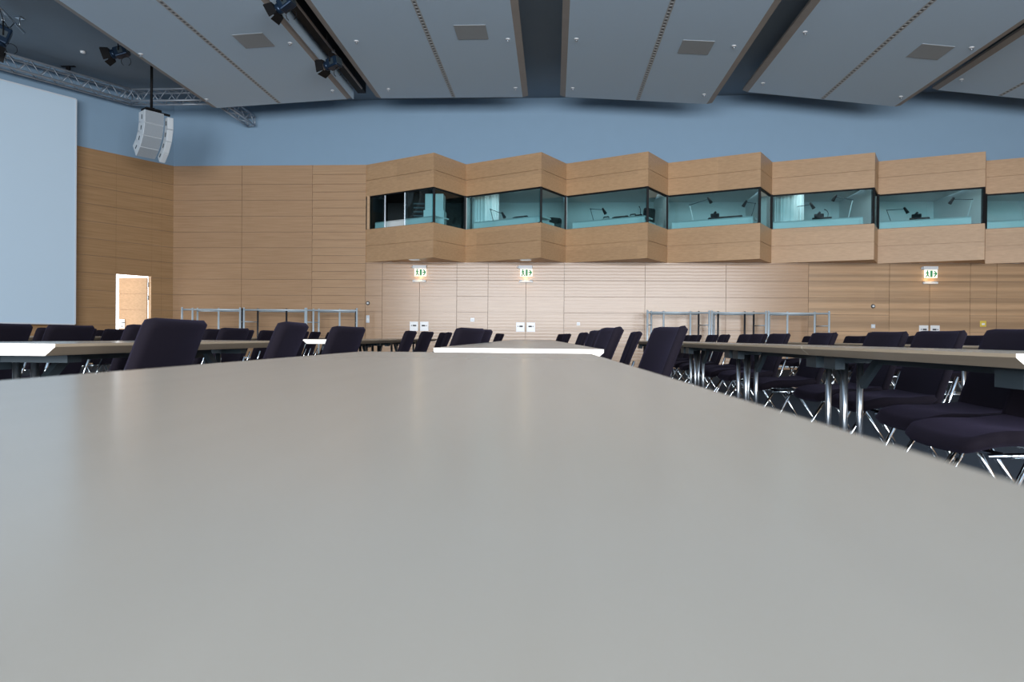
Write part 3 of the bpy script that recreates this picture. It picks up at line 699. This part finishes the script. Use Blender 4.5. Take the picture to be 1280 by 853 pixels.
def line_array(loc, rz, n, w, h, dep, curve, label, fin, root=None, off=(0, 0, 0)):
    base = empty('line_array_speaker', loc, rz, label, 'loudspeaker') if root is None else root
    r = base
    x, z, ang = off[0], off[2], 0.0; oy = off[1]
    for k in range(n):
        c, s = math.cos(ang), math.sin(ang)
        # cabinet: front edge from (x,z) downwards; -x' points backwards
        f0 = Vector((x, oy, z)); dn = Vector((-s, 0, -c)); bk = Vector((-c, 0, s))
        f1 = f0 + dn * h
        b0 = f0 + bk * dep + dn * 0.012; b1 = f1 + bk * dep - dn * 0.03
        mb = MB(); g = 0.004
        q = [f0 + dn * g, f1 - dn * g, b1, b0]
        A = [mb.bm.verts.new(p + Vector((0, -w / 2, 0))) for p in q]; B = [mb.bm.verts.new(p + Vector((0, w / 2, 0))) for p in q]
        mb.bm.faces.new(A); mb.bm.faces.new(B[::-1])
        for i in range(4): mb.bm.faces.new((A[i], A[(i + 1) % 4], B[(i + 1) % 4], B[i]))
        cab = mb.build('cabinet', M['speaker'], r, bevel=0.006)
        mb = MB(); off = -bk * 0.008
        q2 = [f0 + dn * 0.012 + off, f1 - dn * 0.012 + off]
        q3 = [p + bk * 0.01 for p in q2]
        V = [mb.bm.verts.new(p + Vector((0, sgn * (w / 2 - 0.012), 0))) for p in q2 + q3[::-1] for sgn in (-1, 1)]
        o_ = V
        for f in ((0, 1, 3, 2), (4, 5, 7, 6), (0, 2, 4, 6), (1, 3, 5, 7), (0, 1, 7, 6), (2, 3, 5, 4)):
            mb.bm.faces.new([o_[i] for i in f])
        mb.build('speaker_grille', fin, cab)
        mb = MB()
        mb.box((f0 + bk * dep * 0.45 + dn * h * 0.5) + Vector((0, -w / 2 - 0.004, 0)), (0.03, 0.008, 0.10), Matrix.Rotation(ang, 3, 'Y')); mb.build('rigging_hinge', M['bracket'], cab)
        x, z = f1.x, f1.z; ang += curve
    if root is None:
        mb = MB(); mb.box((-dep * 0.5, 0, 0.05), (dep * 0.9, w * 0.8, 0.04)); mb.box((-dep * 0.5, 0, 0.08), (dep * 0.5, 0.08, 0.05)); mb.build('rigging_frame', M['black'], r)
        mb = MB(); mb.tube((-dep * 0.5, 0, 0.08), (-dep * 0.5, 0, CEIL - loc[2]), 0.03, 10); mb.build('hoist_cable', M['black'], r)
    else:
        mb = MB(); mb.box((off[0] - dep * 0.5, oy * 0.55, off[2] + 0.02), (0.05, abs(oy) * 1.1, 0.04)); mb.build('side_bracket', M['black'], r)
    return r
la = line_array((-9.10, 14.95, 5.84), math.radians(-36), 4, 0.42, 0.285, 0.31, math.radians(17), 'curved pale grey loudspeaker array hanging left of the ceiling panels', M['spgrille'])
line_array((0, 0, 0), 0, 4, 0.13, 0.28, 0.16, math.radians(16), '', M['speaker'], la, (0.05, 0.34, -0.06))

r = empty('projection_screen', lw(2.55, 0.30, 0), LANG, 'large white projection screen, tinted blue by daylight, on the left wall', 'projection screen')
mb = MB(); mb.box((4.6, 0, 3.70), (9.2, 0.04, 5.38)); mb.build('screen_fabric', M['screen'], r)
mb = MB(); mb.box((-0.006, 0, 3.70), (0.03, 0.06, 5.40)); mb.box((4.6, 0, 6.40), (9.2, 0.06, 0.03)); mb.box((4.6, 0, 1.0), (9.2, 0.06, 0.03)); mb.build('screen_border', M['whitem'], r)
mb = MB()
for k in (0.6, 4.6, 8.6):
    for z in (1.6, 5.6): mb.box((k, -side * 0.15, z), (0.1, 0.24, 0.1))
mb.build('wall_bracket', M['black'], r)

# ------------------------------------------------------------------ signs and wall fittings
def exit_sign(x, where):
    r = empty('exit_sign', (x, D - 0.016, 0), 0, 'lit green and white emergency exit sign ' + where, 'exit sign', 'emergency exit signs')
    mb = MB(); mb.box((0, -0.05, 2.63), (0.36, 0.10, 0.09), bevel=0.006); mb.tube((-0.18, -0.05, 2.63), (-0.22, -0.05, 2.63), 0.02, 8); mb.build('lamp_housing', M['whitem'], r)
    mb = MB(); mb.box((0.02, -0.05, 2.485), (0.32, 0.02, 0.20)); mb.build('sign_face', M['signwhite'], r)
    y = -0.063
    mb = MB()
    # running figure, doorway and arrow
    mb.lathe([(0, 0), (0.020, 0), (0.020, 0.004), (0, 0.004)], (-0.068, y, 2.557), 10, Matrix.Rotation(PI / 2, 3, 'X'))
    mb.tube((-0.072, y, 2.535), (-0.062, y, 2.47), 0.019, 6); mb.tube((-0.07, y, 2.53), (-0.112, y, 2.49), 0.010, 6); mb.tube((-0.07, y, 2.53), (-0.025, y, 2.50), 0.010, 6)
    mb.tube((-0.062, y, 2.47), (-0.105, y, 2.40), 0.013, 6); mb.tube((-0.062, y, 2.47), (-0.022, y, 2.40), 0.013, 6)
    mb.build('running_figure', M['signgreen'], r)
    mb = MB(); mb.box((0.03, y, 2.485), (0.058, 0.004, 0.17)); mb.build('doorway_symbol', M['signgreen'], r)
    mb = MB(); mb.tube((0.10, y, 2.56), (0.16, y, 2.49), 0.016, 6); mb.tube((0.16, y, 2.49), (0.10, y, 2.41), 0.016, 6); mb.tube((0.075, y, 2.49), (0.16, y, 2.49), 0.016, 6); mb.build('arrow_symbol', M['signgreen'], r)
    li = bpy.data.lights.new('exit_sign_lamp', 'POINT'); li.energy = 1.1; li.color = (1.0, 0.62, 0.25); li.shadow_soft_size = 0.03
    lo = bpy.data.objects.new('exit_sign_lamp', li); lo.location = (x + 0.0, D - 0.17, 2.36); COL.objects.link(lo)
exit_sign(-3.575, 'over the left double door under the first booth'); exit_sign(-0.755, 'over the middle double door under the second booth'); exit_sign(9.545, 'over the right double door under the sixth booth')
for x, y, w in ((-3.59, 17.35, 'first'), (-0.73, 17.36, 'second')):
    r = empty('soffit_downlight', (x, y, Z0 + 0.010), 0, 'flat white light under the nose of the %s booth' % w, 'light')
    mb = MB(); mb.box((0, 0, -0.012), (0.28, 0.18, 0.022), bevel=0.006); mb.build('light_housing', M['white'], r)
    mb = MB(); mb.box((0, 0, -0.026), (0.22, 0.13, 0.006)); mb.build('diffuser', M['white'], r)
def round_fit(x, z, label):
    r = empty('wall_spot', (x, D - 0.016, z), 0, label, 'wall fitting', 'round wall fittings')
    mb = MB(); mb.lathe([(0, 0), (0.055, 0), (0.05, 0.02), (0.03, 0.022), (0, 0.022)], seg=18, rot=Matrix.Rotation(PI / 2, 3, 'X')); mb.build('ring', M['bracket'], r)
    mb = MB(); mb.lathe([(0, 0.022), (0.035, 0.022), (0.025, 0.04), (0, 0.045)], seg=14, rot=Matrix.Rotation(PI / 2, 3, 'X')); mb.build('lens', M['white'], r)
round_fit(-4.982, 1.66, 'round white wall fitting above the switch by the left door'); round_fit(8.17, 1.655, 'round white wall fitting left of the right door')
def switch(x, z, w, h, mat, label, nme='wall_switch', cat='switch'):
    r = empty(nme, (x, D - 0.016, z), 0, label, cat)
    mb = MB(); mb.box((0, -0.01, 0), (w, 0.02, h), bevel=0.005); mb.build('cover_plate', mat, r)
    mb = MB(); mb.box((0, -0.023, -h * 0.05), (w * 0.5, 0.008, h * 0.32), bevel=0.002); mb.build('button', M['white'] if mat is not M['white'] else M['whitem'], r)
switch(-4.979, 1.234, 0.09, 0.20, M['whitem'], 'tall pale switch plate left of the left double door')
switch(0.647, 1.147, 0.09, 0.09, M['white'], 'small white switch right of the middle double door')
switch(-2.156, 1.233, 0.11, 0.11, M['white'], 'small white call box on the narrow panel between the two doors', 'call_box', 'call box')
switch(8.176, 1.142, 0.10, 0.10, M['whitem'], 'small pale switch beneath the round fitting near the right door')
switch(10.883, 1.224, 0.15, 0.15, M['yellow'], 'yellow alarm box on the wall right of the right door', 'alarm_box', 'alarm')

# ------------------------------------------------------------------ garment racks by the far wall
def coat_rack(x0, x1, mids, label, y=17.15, dark=()):
    r = empty('coat_rack', ((x0 + x1) / 2, y, 0), 0, label, 'coat rack', 'metal coat racks along the far wall')
    w = (x1 - x0); h = 1.46; dp = 0.46
    for s in (-1, 1):
        for yy in (-dp / 2, dp / 2):
            xx = s * (w / 2) - (s * 0.16 if yy > 0 else 0)
            mb = MB(); mb.tube((xx, yy, 0.08), (xx, yy, h), 0.024, 10); mb.tube((xx, yy, h), (xx, yy, h + 0.02), 0.02, 10); mb.build('post', M['rackdark'] if (s > 0 and yy > 0) else M['rack'], r)
        mb = MB(); mb.tube((s * w / 2, -dp / 2, 1.12), (s * (w / 2 - 0.16), dp / 2, 1.12), 0.013, 8); mb.tube((s * w / 2, -dp / 2, 0.2), (s * (w / 2 - 0.16), dp / 2, 0.2), 0.016, 8); mb.build('end_rung', M['rack'], r)
    for i, m in enumerate(mids):
        mb = MB(); mb.tube((m - (x0 + x1) / 2, -dp / 2 + 0.03, 0.08), (m - (x0 + x1) / 2, -dp / 2 + 0.03, h), 0.024, 10); mb.build('post', M['rackdark'] if i in dark else M['rack'], r)
    for yy in (-dp / 2,):
        mb = MB(); mb.tube((-w / 2, yy, h - 0.04), (w / 2, yy, h - 0.04), 0.022, 10); mb.build('hanging_rail', M['rack'], r)
    mb = MB(); mb.tube((-w / 2 + 0.16, dp / 2, h - 0.06), (w / 2 - 0.16, dp / 2, h - 0.06), 0.018, 8); mb.build('hanging_rail', M['rack'], r)
    mb = MB(); mb.tube((-w / 2, -dp / 2, 0.12), (w / 2, -dp / 2, 0.12), 0.02, 8); mb.build('base_rail', M['rack'], r)
    for s in (-1, 1):
        for yy in (-dp / 2, dp / 2):
            xx = s * (w / 2) - (s * 0.16 if yy > 0 else 0)
            mb = MB(); mb.tube((xx - 0.015, yy, 0.04), (xx + 0.015, yy, 0.04), 0.04, 12); mb.build('caster', M['black'], r)
coat_rack(-9.53, -8.0, [-9.27, -8.58], 'steel coat rack nearest the corner, leftmost of three by the left wall')
coat_rack(-7.9, -6.30, [-7.55, -6.80], 'steel coat rack with dark posts, middle of the three left racks', dark=(0, 1))
coat_rack(-6.27, -4.97, [-6.10, -5.42], 'steel coat rack beside the left double door, rightmost of three')
coat_rack(2.30, 3.80, [2.70, 3.35], 'steel coat rack nearest the middle door, leftmost of the right three')
coat_rack(3.86, 5.16, [4.02, 4.66], 'steel coat rack with dark posts, middle of the right three', dark=(0, 1))
coat_rack(5.22, 6.66, [5.68, 6.33], 'steel coat rack at the right end of the right three')

# ------------------------------------------------------------------ tables and chairs (rows stand 1.4 degrees off the room)
RA = math.radians(1.415)
def row(u, v, z=0.0): return Vector((-math.sin(RA) * u + math.cos(RA) * v, math.cos(RA) * u + math.sin(RA) * v, z))
TH = 0.74; TW = 0.60
def table(u0, u1, v0, label, legs=(0.3, None), grp='long conference tables', w=TW, name='conference_table', TH=TH):
    L = u1 - u0
    r = empty(name, row((u0 + u1) / 2, v0 + w / 2), RA, label, 'table', grp)
    t, v_, ins = 0.047, 0.012, 0.040
    mb = MB()
    sec = [(-w / 2, 0), (w / 2, 0), (w / 2, -v_), (w / 2 - ins, -t), (-w / 2 + ins, -t), (-w / 2, -v_)]
    fs = mb.extrude(sec, (0, -L / 2 + 0.002, TH), (0, 1, 0), L - 0.004, (1, 0, 0), (0, 0, 1), mi=1, endmi=2)
    fs[0].material_index = 0
    mb.build('table_top', [M['lam'], M['edge'], M['edge_end']], r)
    l0 = -L / 2 + legs[0]; l1 = L / 2 - (legs[1] if legs[1] is not None else legs[0])
    for yy, s in ((l0, 1), (l1, -1)):
        mb = MB()
        for dx in (-0.085, -0.005): mb.tube((dx, yy, 0.035), (dx, yy, TH - t - 0.03), 0.0165, 12)
        mb.tube((-0.27, yy, 0.03), (0.27, yy, 0.03), 0.021, 10)
        for sx in (-1, 1): mb.tube((sx * 0.25, yy, 0.0), (sx * 0.25, yy, 0.02), 0.02, 8)
        lg = mb.build('leg', M['steel'], r)
        mb = MB(); mb.box((0, yy, TH - t - 0.02), (0.34, 0.09, 0.035)); mb.box((-0.15, yy + s * 0.02, TH - t - 0.04), (0.05, 0.14, 0.06)); mb.build('leg_bracket', M['bracket'], lg)
        mb = MB(); a = Vector((0, yy + s * 0.015, TH - 0.20)); b = Vector((0, yy + s * 0.20, TH - t - 0.008)); d = b - a
        mb.box((a + b) / 2, (0.03, d.length, 0.045), Matrix.Rotation(math.atan2(d.z, d.y), 3, 'X')); mb.build('folding_brace', M['bracket'], r)
    mb = MB(); mb.box((0, 0, TH - t - 0.018), (0.06, max(0.2, (l1 - l0) - 0.4), 0.035)); mb.build('frame_rail', M['bracket'], r)
    return r
M['edge_end'] = simple('daylit_table_end', (0.84, 0.78, 0.70), 0.4)  # window light on the end faces, put into a paler edge colour

# chair prototype: local -x is forwards, y is its width, origin on the floor under the seat
def back_pt(a, b, c):      # a across, b up (-.24...24), c thickness
    tt = (b + 0.24) / 0.48
    lean = 0.17 * tt + 0.02 * tt * tt
    x = 0.175 + lean - 0.05 * (2 * a / 0.47) ** 2 * (0.4 + 0.6 * tt)
    z = 0.385 + 0.455 * tt + 0.004 * (2 * a / 0.47) ** 2 * tt
    n = Vector((0.93, 0, -0.36)).normalized()
    return Vector((x, a, z)) + n * c
def seat_pt(a, b, c):      # a: depth, b: width
    k = max(0.0, (-a - 0.06) / 0.2)
    z = 0.425 - 0.055 * k * k + (0.02 * max(0, a - 0.05) / 0.17) + 0.012 * (2 * b / 0.47) ** 2
    return Vector((a - 0.02, b, z + c))
def make_chair():
    r = empty('conference_chair', (0, 0, 0), 0, 'dark aubergine upholstered chair', 'chair', 'upholstered conference chairs')
    mb = MB(); mb.pad(back_pt, 0.47, 0.48, 0.02, 0.042, 14, 14); mb.build('backrest', M['fabric'], r)
    mb = MB(); mb.pad(seat_pt, 0.46, 0.47, 0.06, 0.055, 12, 12); mb.build('seat', M['fabric'], r)
    mb = MB()
    for s in (-1, 1):
        mb.tube((-0.16, s * 0.19, 0.365), (0.18, s * 0.19, 0.375), 0.011, 8)
    mb.tube((-0.10, -0.19, 0.368), (-0.10, 0.19, 0.368), 0.011, 8); mb.tube((0.12, -0.19, 0.372), (0.12, 0.19, 0.372), 0.011, 8)
    mb.build('seat_frame', M['chrome'], r)
    for s in (-1, 1):
        mb = MB(); mb.tube((-0.01, s * 0.20, 0.37), (-0.21, s * 0.225, 0.0), 0.011, 10); mb.build('leg', M['chrome'], r)
        mb = MB(); mb.tube((0.03, s * 0.20, 0.372), (0.25, s * 0.225, 0.0), 0.011, 10); mb.build('leg', M['chrome'], r)
        mb = MB(); mb.tube((-0.166, s * 0.2195, 0.082), (0.2015, s * 0.2195, 0.082), 0.008, 8); mb.build('stretcher', M['chrome'], r)
        mb = MB(); mb.path([(0.14, s * 0.19, 0.374), (0.21, s * 0.20, 0.385), (0.245, s * 0.205, 0.44), (0.29, s * 0.205, 0.58)], 0.010, 8); mb.build('back_tube', M['chrome'], r)
    mb = MB(); mb.tube((-0.166, -0.2195, 0.082), (-0.166, 0.2195, 0.082), 0.008, 8); mb.build('stretcher', M['chrome'], r)
    return r
chair0 = make_chair(); first = [True]
def chair(u, v, yaw, label, dz=0.0):
    """u, v: where the middle of the back's top edge stands; yaw in degrees"""
    o = chair0 if first[0] else copy_tree(chair0)
    first[0] = False
    a = RA + math.radians(yaw)
    p = row(u, v) - Vector((math.cos(a), math.sin(a), 0)) * 0.355
    o.location = (p.x, p.y, 0); o.rotation_euler = (0, 0, a)
    o['label'] = label
    return o

PITCH = 1.98
NUM = ['first', 'second', 'third', 'fourth', 'fifth', 'sixth', 'seventh', 'eighth', 'ninth', 'tenth', 'eleventh', 'twelfth', 'thirteenth', 'fourteenth', 'fifteenth', 'sixteenth', 'seventeenth', 'eighteenth']
# --- middle row
table(-0.95, 1.775, -0.46, 'beige table filling the foreground, seen along its own top', (0.5, 0.3))
us = [2.44, 4.3, 6.15, 8.0, 9.85, 11.7]
for k, (a, b) in enumerate(zip(us, us[1:])):
    table(a, b, -0.372, ['beige middle table with bright white end beyond the foreground table', 'beige middle-row table joined behind the one with the bright white end', 'beige middle-row table, third behind the gap', 'beige middle-row table, fourth behind the gap', 'beige middle-row table at the far end, nearest the doors'][k], (0.3, 0.12), w=0.612)
# --- left rows
def left_row(k, blocks, name):
    v1 = -1.86 - PITCH * (k - 1)
    for i, (a, b, d) in enumerate(blocks): table(a, b, v1 - TW, 'beige conference table, %s, %s' % (name, d), (0.3, 0.35))
LN = ['first row left of centre', 'second row left of centre', 'third row left of centre', 'fourth row left of centre', 'fifth row left of centre']
left_row(1, [(2.56, 4.9, 'white end at left edge'), (7.07, 8.93, 'white end behind purple chairs'), (8.93, 10.8, 'joined behind the white-ended one'), (10.8, 12.66, 'farthest from the camera')], LN[0])
left_row(2, [(7.18, 9.04, 'beyond the aisle with white end'), (9.04, 10.9, 'second beyond the aisle'), (10.9, 12.76, 'farthest')], LN[1])
left_row(3, [(7.3, 9.16, 'white end beyond the aisle'), (9.16, 11.02, 'second beyond the aisle')], LN[2])
RN = ['first row right of centre', 'second row right of centre', 'third row right of centre', 'fourth row right of centre', 'fifth row right of centre', 'sixth row right of centre']
for k in range(6):
    v0 = 1.61 + PITCH * k
    st = [2.34, 4.2, 6.1, 7.98, 9.85, 11.7] if k else [2.11, 3.78, 5.49, 7.19, 8.87, 10.53]
    if k == 0: v0 = 1.45
    for i, (a, b) in enumerate(zip(st, st[1:])):
        if (k, i) in {(1, 0), (2, 0), (2, 1), (2, 2), (3, 0), (3, 1), (3, 2), (3, 3), (3, 4)} or k > 3: continue     # out of view
        table(a, b, v0, 'beige conference table, %s, %s' % (RN[k], ['white end at right edge', 'second from the near end', 'third from the near end', 'fourth from the near end', 'farthest'][i]), (0.10, 0.10) if i else (0.16, 0.10), w=TW if k else 0.55, TH=TH if k else 0.744)
# --- chairs
ch = []
def put(u, v, yaw, label): ch.append((u, v, yaw, label))
put(2.72, -1.42, 2, 'large dark purple chair at left, nearest of all, in front of the open door')
put(3.20, -1.12, 8, 'dark purple chair pulled out, second from the left in the nearest row')
put(4.45, -1.20, -9, 'dark purple chair turned slightly, beside the white table end at centre left')
put(4.70, -0.42, -16, 'broad dark purple chair left of the middle table, nearer of the pair')
put(5.35, -0.41, -18, 'dark purple chair left of the middle table, hidden behind the nearer one')
for i, (u, v, y) in enumerate([(7.55, -1.37, 0), (8.35, -1.31, -6), (9.45, -1.2, 5), (10.2, -1.36, -3), (10.9, -1.42, 3), (11.6, -1.4, 0)]):
    put(u, v, y, (LN[0], 'dark purple chair, %s, %s beyond the aisle'))
for i, (u, v, y) in enumerate([(3.42, 0.70, 6), (3.82, 0.452, 4), (5.3, 0.50, 3), (6.2, 0.93, -3), (7.7, 0.56, 2), (10.4, 0.50, 4), (11.1, 0.48, -3), (11.7, 0.44, 2)]):
    put(u, v, y, ['large dark purple chair pulled out right of the foreground table', 'dark purple chair covering the right corner of the white table end', 'dark purple chair right of the middle row, just behind the corner one', 'dark purple chair standing back between the middle row and the right tables', 'small dark purple chair, farther along the right side of the middle row', 'tiny dark chair at the far right end of the middle row', 'tiny dark chair at the far right end of the middle row, second there', 'tiny dark chair at the far right end of the middle row, last there'][i])
for i, (u, v) in enumerate([(11.5, -0.62), (12.1, -0.60)]):
    put(u, v, 0, 'tiny dark chair at the far left end of the middle row, %s one' % ['nearer', 'farther'][i])
for i, (u, v, y) in enumerate([(2.70, 2.14, 0), (3.25, 2.29, -2), (4.10, 2.42, 0), (4.75, 2.44, 2), (5.62, 2.38, -2), (6.9, 2.47, 2), (7.5, 2.46, 0), (8.2, 2.55, 3), (9.0, 2.5, -4), (9.8, 2.55, 0), (10.6, 2.5, 4), (11.3, 2.55, 0)]):
    put(u, v, y, ['dark purple chair at right edge, seat front showing under the near right table', 'dark purple chair cropped at right, second under the right table', 'dark purple chair with full back behind the right table, left of the cropped one', 'dark purple chair behind the right table, third back from the edge'][i] if i < 4 else (RN[0], 'dark purple chair, %s, %s past the first four'))
rnd = random.Random(3)
for k in range(1, 5):
    vt = -1.86 - PITCH * k + 0.40
    u = 2.9 if k == 1 else 5.2 + 0.3 * k
    i = 0
    while u < 12.6:
        if not (5.1 < u < 7.2):
            if u > -vt * 1.02:
                put(u, vt + rnd.uniform(-.06, .08), rnd.uniform(-5, 5), (LN[k], 'dark purple chair, %s, %s visible from its near end')); i += 1
        u += rnd.choice([0.58, 0.62, 0.66, 0.7, 0.9])
for k in range(1, 6):
    vt = 1.61 + PITCH * k + TW + 0.38
    u = 2.8; i = 0
    while u < 12.0:
        if u > vt * 1.15:
            put(u, vt + rnd.uniform(-.07, .10), rnd.uniform(-5, 5), (RN[k], 'dark purple chair, %s, %s visible from its near end')); i += 1
        u += rnd.choice([0.58, 0.62, 0.66, 0.75, 0.95])
put(4.33, -3.43, 2, 'dark purple chair cut off by the left edge, above the white table end')
put(4.93, -3.41, -2, 'dark purple chair behind the near left table, just right of the cut-off one')
put(4.47, -2.57, 3, 'dark purple chair half hidden behind the large one by the open door')
put(6.0, -2.66, -4, 'dark purple chair in the left aisle, between the two large nearest chairs')
HIDDEN = {9, 10, 33, 34, 38, 42, 47, 48, 50, 51, 52, 53, 54, 55, 58, 59, 60, 61, 62, 63, 71, 72, 73, 74, 75, 76, 77, 78, 79, 80}
count = {}
for n, (u, v, y, lab) in enumerate(ch):
    if n in HIDDEN: continue
    if isinstance(lab, tuple):
        count[lab[0]] = count.get(lab[0], 0) + 1
        lab = lab[1] % (lab[0], NUM[count[lab[0]] - 1])
    chair(u, v, y, lab)

# ------------------------------------------------------------------ daylight
w = bpy.data.worlds.new('World'); scn.world = w; w.use_nodes = True
bg = w.node_tree.nodes['Background']; bg.inputs['Color'].default_value = (0.93, 0.97, 1.0, 1); bg.inputs['Strength'].default_value = 4.5
def window_light(x, z, wd, ht, e, col=(0.93, 0.965, 1.0), y=None, yaw=0.0):
    li = bpy.data.lights.new('window_daylight', 'AREA'); li.shape = 'RECTANGLE'; li.size = wd; li.size_y = ht; li.energy = e; li.color = col
    o = bpy.data.objects.new('window_daylight', li); o.location = (x, FRONT + 0.15 if y is None else y, z); o.rotation_euler = (PI / 2, 0, yaw); COL.objects.link(o)
    return o
for x in (-7.5, -3.9, -0.3, 3.3, 6.9, 10.5):
    window_light(x, 2.9, 3.0, 4.6, 760)

# ------------------------------------------------------------------ camera
cam = bpy.data.cameras.new('camera'); co = bpy.data.objects.new('camera', cam); COL.objects.link(co); scn.camera = co
f = 850.0; a = math.atan(52 / 850); p = 4.8 / 850; ro = 0.0087
F = Vector((-math.sin(a) * math.cos(p), math.cos(a) * math.cos(p), -math.sin(p)))
R0 = Vector((math.cos(a), math.sin(a), 0)); U0 = R0.cross(F)
R = math.cos(ro) * R0 + math.sin(ro) * U0; U = -math.sin(ro) * R0 + math.cos(ro) * U0
co.matrix_world = Matrix(((R.x, U.x, -F.x, 0), (R.y, U.y, -F.y, 0), (R.z, U.z, -F.z, 0.781), (0, 0, 0, 1)))
cam.sensor_width = 36.0; cam.sensor_fit = 'HORIZONTAL'; cam.lens = f * 36 / 1280; cam.clip_start = 0.01
cam.dof.use_dof = True; cam.dof.focus_distance = 7.0; cam.dof.aperture_fstop = 9.0

scn.view_settings.view_transform = 'Standard'; scn.view_settings.look = 'None'; scn.view_settings.gamma = 1.0; scn.view_settings.use_curve_mapping = False
scn.view_settings.exposure = 0.0
scn.cycles.use_denoising = True
scn.cycles.max_bounces = 8
scn.cycles.transparent_max_bounces = 12
